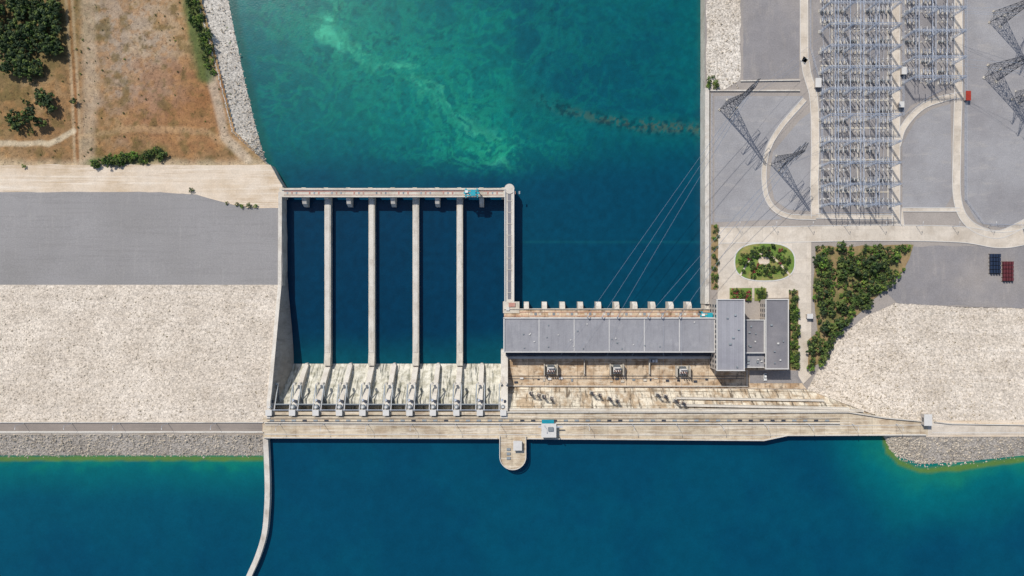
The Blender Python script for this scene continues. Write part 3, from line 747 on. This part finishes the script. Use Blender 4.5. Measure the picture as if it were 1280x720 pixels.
def wire(a,c,sag,r=.05,n=18,m='wire'):
    a=Vector(a); c=Vector(c); prev=a
    for i in range(1,n+1):
        t=i/n; p=a.lerp(c,t); p.z-=4*sag*t*(1-t); wires.beam(prev,p,r,m,3); prev=p
for k in range(6):
    wire(LB[k],TW[0 if k<3 else 1][(k*2+1)%6],4,r=.10)
    wire(DE[k],LB[k],.6,r=.035)
for k in range(0,6,2):
    wire(TW[0][k],W(1045+k*11,30,25),4); wire(TW[1][k],W(1035+k*13,170,24),3)
    wire(TW[2][k],TW[2][k]+Vector((260,160,10)),8); wire(TW[3][k],TW[3][k]+Vector((260,140,10)),8); wire(TW[2][k],W(1140+k*8,10,24),2); wire(TW[3][k],W(1140+k*8,70,24),2)
wires.done('power_lines')

# ---------------- switchyard ----------------
def portal(wd,h,bays):
    b=MB(); m='steel'
    for i in range(bays+1):
        x=-wd/2+wd*i/bays; lattice(b,(x,0,0),(x,0,h),1.3,.7,5,m,.09); b.beam((x,0,h),(x,0,h+3.5),.1,m)
        b.box((x,0,.2),(2,2,.4),'conc')
    truss(b,(-wd/2,0,h),(wd/2,0,h),1.0,int(wd/2),m,.09)
    for i in range(bays):
        for k in(.25,.5,.75):
            x=-wd/2+wd*(i+k)/bays
            for s in(-1,1): b.beam((x,0,h-.4),(x,s*2.6,h-1),.18,'porc',5)
    return b
def equip(kind):
    b=MB()
    if kind==0:
        for k in(-1,0,1):
            for s in(-1,1):
                b.beam((k*3.2,s*1.6,0),(k*3.2,s*1.6,3),.14,'steel'); b.beam((k*3.2,s*1.6,3),(k*3.2,s*1.6,6),.24,'porc',6)
            b.box((k*3.2,0,3),(.35,4.0,.3),'steel'); b.beam((k*3.2,-1.6,6.1),(k*3.2,1.6,6.1),.12,'steel')
            b.box((k*3.2,0,.15),(1.0,4.2,.3),'conc')
        b.beam((-3.2,0,3.2),(3.2,0,3.2),.12,'steel')
    elif kind==1:
        for k in(-1,0,1):
            b.box((k*3.2,0,1),(.8,1.2,2),'steelm'); b.beam((k*3.2,0,2),(k*3.2,0,5),.3,'porc',6)
            b.beam((k*3.2,-1.7,5.3),(k*3.2,1.7,5.3),.3,'porc',6); b.box((k*3.2,0,.1),(1.8,2.2,.3),'conc')
        b.box((-1.6,0,1),(.7,.9,1.6),'steelm')
    else:
        for k in(-1,0,1):
            b.beam((k*3.2,0,0),(k*3.2,0,2.6),.2,'steel'); b.beam((k*3.2,0,2.6),(k*3.2,0,5.2),.28,'porc',6); b.beam((k*3.2,0,5.2),(k*3.2,0,6.0),.5,'trim',8)
            b.box((k*3.2,0,.1),(1.3,1.3,.3),'conc')
    return b
EQ=[]
for k,nm in enumerate(('disconnector_switch','circuit_breaker','current_transformer')):
    e=equip(k); me=e.mesh(nm); 
    for n_ in e.names: me.materials.append(M[n_])
    EQ.append((nm,me))
def place(nm,me,x,y,z,rot=0,s=1):
    o=bpy.data.objects.new(nm,me); COL.objects.link(o); o.location=W(x,y,z); o.rotation_euler=(0,0,rot); o.scale=(s,s,s); return o
p1=portal(42,14,3); pm1=p1.mesh('switchyard_gantry')
for n_ in p1.names: pm1.materials.append(M[n_])
p2=portal(30,14,2); pm2=p2.mesh('switchyard_gantry')
for n_ in p2.names: pm2.materials.append(M[n_])
for y in (-60,-24,10,36,62,88,114,146,178,204,230,254): place('switchyard_gantry',pm1,1068,y+4,ZY)
for y in (-60,-10,20,48,80,104): place('switchyard_gantry',pm2,1159,y,ZY)
seq=[0,2,1,0,2,0,1]
for j,y in enumerate(np.arange(-60,262,12.4)):
    for i,x in enumerate((1031,1050,1069,1088,1104)):
        if random.random()<.14: continue
        nm,me=EQ[seq[(j+ (i%2)*3)%7]]; place(nm,me,x,y+random.uniform(-1,1),ZY+.05,0,.82)
for j,y in enumerate(np.arange(-60,112,12.5)):
    for i,x in enumerate((1137,1157,1178)):
        if random.random()<.15 or (i<1 and y>100): continue
        nm,me=EQ[seq[(j+i*2)%7]]; place(nm,me,x,y,ZY+.05,0,.82)
b=MB()
for x in (1044,1048,1063,1076,1080,1095,1099):
    a_=W(x,-80,18.5); c_=W(x,258,18.5); b.beam(a_,c_,.2,'steel',5)
    for y in np.arange(-70,258,27):
        p=W(x,y,18.5); b.beam((p.x,p.y,ZY),(p.x,p.y,18.4),.13,'steel',4)
for x in (1145,1149,1166,1170,1184):
    a_=W(x,-80,18.5); c_=W(x,100,18.5); b.beam(a_,c_,.18,'steel',5)
    for y in np.arange(-70,100,27):
        p=W(x,y,18.5); b.beam((p.x,p.y,ZY),(p.x,p.y,18.4),.13,'steel',4)
b.done('busbars')
b=MB()
for x in np.arange(1030,1112,8.4):
    for (y0,y1) in [(-36,14),(14,60),(60,108),(108,142),(142,182),(182,222),(222,256)]:
        prev=None
        for t in np.linspace(0,1,7):
            p=W(x,y0+(y1-y0)*t,23.5); p.z-=1.6*4*t*(1-t)
            if prev is not None: b.beam(prev,p,.05,'steel',3)
            prev=p
b.done('overhead_conductors')
b=MB()
for y in (30,82,125,160,200,240):
    wall('',[(1026,y),(1111,y)],ZY,ZY+.25,.9,'conc',mb=b)
for x in (1040,1072,1110): wall('',[(x,-60),(x,262)],ZY,ZY+.2,.7,'conc',mb=b)
b.done('cable_trench_covers')
def kiosk(name,x,y,w,d,h,roof='roof',z=ZY):
    b=MB(); b.box((0,0,h/2),(w,d,h),'wallp'); b.box((0,0,h+.15),(w+.6,d+.6,.3),roof); b.box((0,-d/2-.03,1.1),(1,.08,2.1),'steeld')
    for k in(-1,1): b.box((k*w*.3,-d/2-.03,h*.6),(w*.15,.08,.8),'glass')
    o=b.done(name); o.location=W(x,y,z); return o
for x,y,w,d in ((1020.5,105,3,5),(1124,132,2.4,3),(1127,90,2.4,4),(1010,395,3,2.4)): kiosk('relay_kiosk',x,y,w,d,2.8,'trim')
kiosk('red_kiosk',1207,121,2.4,5.2,2.6,'red')
def stack(x,y,m):
    b=MB()
    for j in range(5):
        for k in range(4):
            for l in range(2):
                b.beam((-3.0+k*1.75+random.uniform(-.1,.1),-6+j*2.7,.7+l*1.05),(-3.0+k*1.75,-3.7+j*2.7,.7+l*1.05),.58,m,8)
    for j in range(6): b.box((0,-6.3+j*2.65,.08),(7.8,.35,.16),'bark')
    o=b.done('pipe_stack'); o.location=W(x,y,ZY+.1); o.scale=(.95,.9,1)
stack(1243,330.5,'blue'); stack(1259,340,'maroon')
def fence(pts,z=ZY,h=2.2):
    b=MB(); P=[W(x,y,z) for x,y in pts]
    for a_,c_ in zip(P[:-1],P[1:]):
        n=max(1,int((c_-a_).length/4))
        for i in range(n): p=a_.lerp(c_,i/n); b.beam(p,p+Vector((0,0,h)),.07,'steel',4)
        for zz in(.5,h*.55,h): b.beam(a_+Vector((0,0,zz)),c_+Vector((0,0,zz)),.045,'steel',3)
    b.done('fence')
fence([(1012,-60),(1012,60),(1026,110),(1026,266),(1112,266),(1112,-60)]); fence([(1128,-60),(1128,145),(1162,120),(1190,105),(1190,-60)]); fence([(1206,-60),(1206,250),(1228,280),(1300,282)]); fence([(889,118),(889,280)])

# ---------------- vegetation ----------------
def tree_mesh(name,rad,ht,leaf,seed,dens=1.0):
    rnd=random.Random(seed); b=MB()
    b.beam((0,0,-.2),(0,0,ht*.5),rad*.09,'bark',6,rad*.06)
    cl=[]
    nC=int(15*dens)
    for i in range(nC):
        a=rnd.uniform(0,2*math.pi); r=rad*math.sqrt(rnd.random())*.85; z=ht*(.45+.5*rnd.random()*(1-.5*(r/rad)**2))
        cl.append(Vector((r*math.cos(a)*rnd.uniform(.8,1.15),r*math.sin(a),z)))
    for i,c in enumerate(cl):
        if i%2==0: b.beam((0,0,ht*rnd.uniform(.25,.48)),c,rad*.035,'bark',4,rad*.012)
        cr=rad*rnd.uniform(.18,.36)
        lf=leaf if rnd.random()<.65 else {'leafd':'leafm','leafm':'leafd','leafl':'leafm','flower':'leafm'}[leaf]
        for k in range(int(34*dens)):
            d=Vector((rnd.gauss(0,1),rnd.gauss(0,1),rnd.gauss(0,1))).normalized()*cr*rnd.uniform(.55,1.1); d.z*=.75
            p=c+d; s=rnd.uniform(.07,.16)*rad*.75
            n=(d.normalized()+Vector((rnd.uniform(-.7,.7),rnd.uniform(-.7,.7),rnd.uniform(-.2,.9)))).normalized()
            q=n.to_track_quat('Z','Y')@Matrix.Rotation(rnd.uniform(0,3.1),3,'Z').to_quaternion()
            b.add([p+q@Vector(v) for v in((-s,-s*.7,0),(s*.8,-s,0.05),(s,s*.8,-.03),(-s*.6,s,0))],[(0,1,2,3)],lf)
    me=b.mesh(name)
    for n_ in b.names: me.materials.append(M[n_])
    return me
TD=[tree_mesh('tree',3.6,6.5,'leafd',i) for i in range(5)]
TM=[tree_mesh('tree',3.0,5.2,'leafm',10+i) for i in range(5)]
TL=[tree_mesh('tree',2.6,4.2,'leafl',50+i) for i in range(2)]
SH=[tree_mesh('shrub',1.7,1.9,'leafm',20+i,.8) for i in range(3)]+[tree_mesh('shrub',1.6,1.8,'leafl',25+i,.8) for i in range(2)]
FL=[tree_mesh('flower_bush',1.6,1.7,'flower',30,.8)]
def plant(nm,meshes,x,y,z,s=1.0):
    o=bpy.data.objects.new(nm,random.choice(meshes)); COL.objects.link(o); o.location=W(x,y,z); k=s*random.uniform(.75,1.25)
    o.rotation_euler=(0,0,random.uniform(0,6.28)); o.scale=(k,k*random.uniform(.85,1.15),k*random.uniform(.8,1.2))
ZF=8.0
blobs=[(12,12,24),(42,22,26),(62,42,18),(34,62,26),(62,12,18),(12,48,18),(42,92,14),(-30,30,30),(66,66,12),(24,84,12)]
for (bx,by,br) in blobs:
    for k in range(int(br*.8)):
        a=random.uniform(0,6.28); r=br*math.sqrt(random.random()); plant('olive_tree',TD,bx+r*math.cos(a),by+r*math.sin(a),ZF,random.uniform(.8,1.1))
for x,y,s in ((56,122,1.0),(62,130,1.2),(68,136,.9),(66,124,.9),(22,146,1.2),(30,152,.9),(16,150,.9),(48,148,1.2),(55,156,1.0),(95,127,.75),(18,155,.7),(36,128,.6),(42,164,.6),(26,160,.8)): plant('olive_tree',TD,x,y,ZF,s)
for k in range(60):
    t=random.random(); plant('shrub',SH,236+26*t+random.uniform(-7,7)+ (4 if t>.5 else 0),-30+122*t,ZF,random.uniform(.8,1.6))
for k in range(50):
    t=random.random(); plant('shrub',SH,116+90*t,206-14*t+random.uniform(-6,6)*(.4+t),ZF+.3,random.uniform(.7,1.7))
for k in range(90):
    plant('shrub',SH,random.uniform(0,290),random.uniform(0,200),ZF,random.uniform(.2,.45))
for x,y in ((31,208),(240,238),(284,254),(297,256),(303,258),(312,257),(320,258)): plant('shrub',SH,x,y,8.5,random.uniform(.8,1.2))
GP=[(1020,308),(1142,306),(1130,338),(1106,360),(1078,388),(1046,418),(1036,436),(1028,452),(1010,462),(1010,425),(1022,415),(1016,372),(1018,340)]
poly('grove_ground',rough(GP,8,1.2),ZY+.3,'soil')
placed=[]
tries=0
gx=lambda x,y: bool(inpoly(np.array([float(x)]),np.array([float(y)]),GP)[0])
while len(placed)<215 and tries<9000:
    tries+=1; x=random.uniform(1008,1142); y=random.uniform(306,464)
    if not gx(x,y): continue
    if fbm(np.array([x/12]),np.array([y/12]),3,90)[0]<.44 : continue
    if any((x-a_)**2+(y-c_)**2<17 for a_,c_ in placed): continue
    placed.append((x,y)); plant('tree',random.choice([TM,TM,TM,TD,TL]),x,y,ZY+.3,random.choice([.45,.65,.8,1.0]))
for k in range(150):
    x=random.uniform(1008,1142); y=random.uniform(306,464)
    if gx(x,y): plant('shrub',SH,x,y,ZY+.3,.75)
def ell(cx,cy,rx,ry,n=40,p=2.6):
    return [(cx+rx*math.copysign(abs(math.cos(t))**(2/p),math.cos(t)),cy+ry*math.copysign(abs(math.sin(t))**(2/p),math.sin(t))) for t in np.linspace(0,2*math.pi,n,endpoint=False)]
poly('garden_kerb',ell(956,327.5,38.5,24.5),zr+.25,'trim',zb=9); poly('garden_lawn',ell(956,327.5,37,23),zr+.32,'lawn')
ribbon('garden_path',[(925,345),(940,322),(960,318),(975,330),(988,345)],2.2,zr+.38,'dirt',kerb=False)
poly('garden_plaza',ell(955,326,7,5),zr+.42,'dirt')
for k in range(90):
    a=random.uniform(0,6.28); r=math.sqrt(random.random())*.93; x=956+36*r*math.cos(a); y=327+22*r*math.sin(a)
    if math.hypot(x-955,(y-326)*1.3)<8: continue
    w=random.random()
    if w<.25: plant('tree',TM+TL,x,y,zr+.3,random.uniform(.45,.8))
    elif w<.88: plant('shrub',SH,x,y,zr+.3,random.uniform(.4,1.1))
    else: plant('flower_bush',FL,x,y,zr+.3,.7)
poly('planting_bed',[(912,360),(940,360),(940,376),(912,376)],zr+.2,'lawn'); poly('planting_bed',[(943,360),(958,360),(958,376),(943,376)],zr+.2,'lawn'); poly('planting_bed',[(986,363),(998,363),(998,462),(986,462)],zr+.2,'soil'); poly('planting_bed',[(889,281),(898,281),(898,362),(889,362)],zr+.05,'soil')
for k in range(24): plant('flower_bush' if k%2 else 'shrub',FL if k%2 else SH,random.uniform(914,938),random.uniform(362,374),zr+.2,.9)
for k in range(12): plant('shrub',SH,random.uniform(945,956),random.uniform(361,374),zr+.2,.9)
for k in range(50): plant('shrub',SH,random.uniform(987,997),random.uniform(364,460),zr+.2,random.uniform(.8,1.3))
for k in range(12): plant('tree',TM,random.uniform(987,996),random.uniform(364,458),zr+.2,.55)
for k in range(30): plant('shrub',SH,random.uniform(890,897),random.uniform(282,360),zr,.7)
for k in range(12): plant('shrub',SH,random.uniform(884,896),random.uniform(96,110),ZY+.2,.9)

# ---------------- loose rocks ----------------
def rocks(name,n,fn,smin,smax,m='rock'):
    b=MB()
    for i in range(n):
        p=fn(); s=random.uniform(smin,smax)*(1+1.2*(random.random()**5))
        vs=[]
        for d in ((1,0,0),(0,1,0),(-1,0,0),(0,-1,0),(.1,.1,1),(0,0,-1)):
            k=s*random.uniform(.6,1.2); vs.append((p.x+d[0]*k,p.y+d[1]*k,p.z+d[2]*k*.7))
        b.add(vs,[(0,1,4),(1,2,4),(2,3,4),(3,0,4),(1,0,5),(2,1,5),(3,2,5),(0,3,5)],m)
    b.done(name)
def f1():
    x=random.uniform(-30,334); y=random.uniform(358,525); return W(x,y,zs(y)+.1)
rocks('scattered_rocks',600,f1,.15,.38,'rockd'); rocks('riprap_stones',2600,f1,.2,.5,'rock')
def lerpP(P,t):
    t*=len(P)-1; i=min(int(t),len(P)-2); return Vector(P[i]).lerp(Vector(P[i+1]),t-i)
def f2():
    u=random.uniform(0,5.2/6); v=random.random(); p=lerpP(TOE,u).lerp(lerpP(CR,u),v); return W(p.x,p.y,ZY+.2+19.9*v)
rocks('scattered_rocks',500,f2,.15,.38,'rockd'); rocks('riprap_stones',2000,f2,.2,.5,'rock')
def f3():
    x=random.uniform(-30,328); t=random.random(); return W(x,542+31*t,29.9-4.4*t)
rocks('bank_boulders',1500,f3,.3,.6)
IN=[(236,-60),(246,0),(270,85),(290,165),(318,190),(336,206)]; OU=[(276,-60),(288,0),(310,110),(325,170),(334,205),(352,234)]
def f4():
    u=random.random(); v=random.random(); p=lerpP(IN,u).lerp(lerpP(OU,u),v); return W(p.x,p.y,8.4-8.8*v)
rocks('bank_boulders',900,f4,.25,.55)
def f5():
    u=random.uniform(0,.86); v=random.random(); p=lerpP([(1108,544),(1120,544),(1135,545),(1160,545),(1210,544),(1290,544),(3800,544)],u).lerp(lerpP(RB2,u),v); return W(p.x,p.y,29.9-4.5*v)
rocks('bank_boulders',1300,f5,.3,.6)
def f6(): return W(random.uniform(883,925),random.uniform(-20,110),ZY+.15)
rocks('bank_boulders',450,f6,.25,.5)

# ---------------- vehicles and lamps ----------------
def car(px,py,z,rot,paint):
    b=MB(); L=4.5; w=.92
    pr=[(-L/2,.35),(-L/2,.85),(-L*.3,1.0),(-L*.18,1.0),(L*.36,1.02),(L/2,.85),(L/2,.35)]
    b.prism(pr,-w,w,paint)
    b.prism([(-L*.2,1.0),(-L*.08,1.48),(L*.25,1.5),(L*.38,1.0)],-w*.82,w*.82,'glass')
    b.box((0,L*.085,1.5),(w*1.5,L*.3,.06),paint)
    for sx in(-1,1):
        for sy in(-.31,.31): b.beam((sx*(w-.12),sy*L,.34),(sx*(w+.04),sy*L,.34),.34,'rubber',12)
        b.box((sx*w*.7,-L/2-.02,.7),(.35,.08,.16),'porc'); b.box((sx*w*.7,L/2+.02,.75),(.3,.08,.16),'red')
    o=b.done('car'); o.location=W(px,py,z); o.rotation_euler=(0,0,rot)
car(817,451,ZY+.15,1.57,'white'); car(956,471,ZY+.2,0,'white')
lb=MB(); lb.beam((0,0,0),(0,0,7.5),.13,'steel',6,.08); lb.beam((0,0,7.4),(0,-1.6,7.8),.07,'steel'); lb.box((0,-1.9,7.8),(.35,.9,.16),'trim'); lb.box((0,0,.15),(.6,.6,.3),'conc')
lm=lb.mesh('street_lamp')
for n_ in lb.names: lm.materials.append(M[n_])
for x in range(350,1150,55): place('street_lamp',lm,x,530,30.3,0)
for x in range(30,330,60): place('street_lamp',lm,x,529,30.1,0)
for x in range(920,1280,45): place('street_lamp',lm,x,283,ZY,3.14)

# ---------------- light, sky, camera ----------------
el=math.radians(49); sx,sy=-.56,.83; n=math.hypot(sx,sy)
d=Vector((sx/n*math.cos(el),sy/n*math.cos(el),math.sin(el)))
sun=bpy.data.lights.new('sun','SUN'); sun.energy=4.2; sun.angle=math.radians(.5); sun.color=(1,.955,.88)
so=bpy.data.objects.new('sun',sun); so.rotation_euler=(-d).to_track_quat('-Z','Y').to_euler(); so.location=(0,0,300); COL.objects.link(so)
w=bpy.data.worlds.new('World'); scene.world=w; w.use_nodes=True; nt=w.node_tree
sk=nt.nodes.new('ShaderNodeTexSky'); sk.sky_type='NISHITA'; sk.sun_disc=False; sk.sun_elevation=el; sk.sun_rotation=math.atan2(sx,sy)
nt.links.new(sk.outputs[0],nt.nodes['Background'].inputs[0]); nt.nodes['Background'].inputs[1].default_value=.12
cam=bpy.data.cameras.new('camera'); cam.sensor_width=36; cam.lens=36*H/640; cam.clip_end=20000; cam.clip_start=1
co=bpy.data.objects.new('camera',cam); co.location=(0,0,H); co.rotation_euler=(0,0,0); COL.objects.link(co); scene.camera=co
scene.view_settings.view_transform='Standard'; scene.view_settings.look='None'; scene.view_settings.exposure=0
print('objects',len(bpy.data.objects))
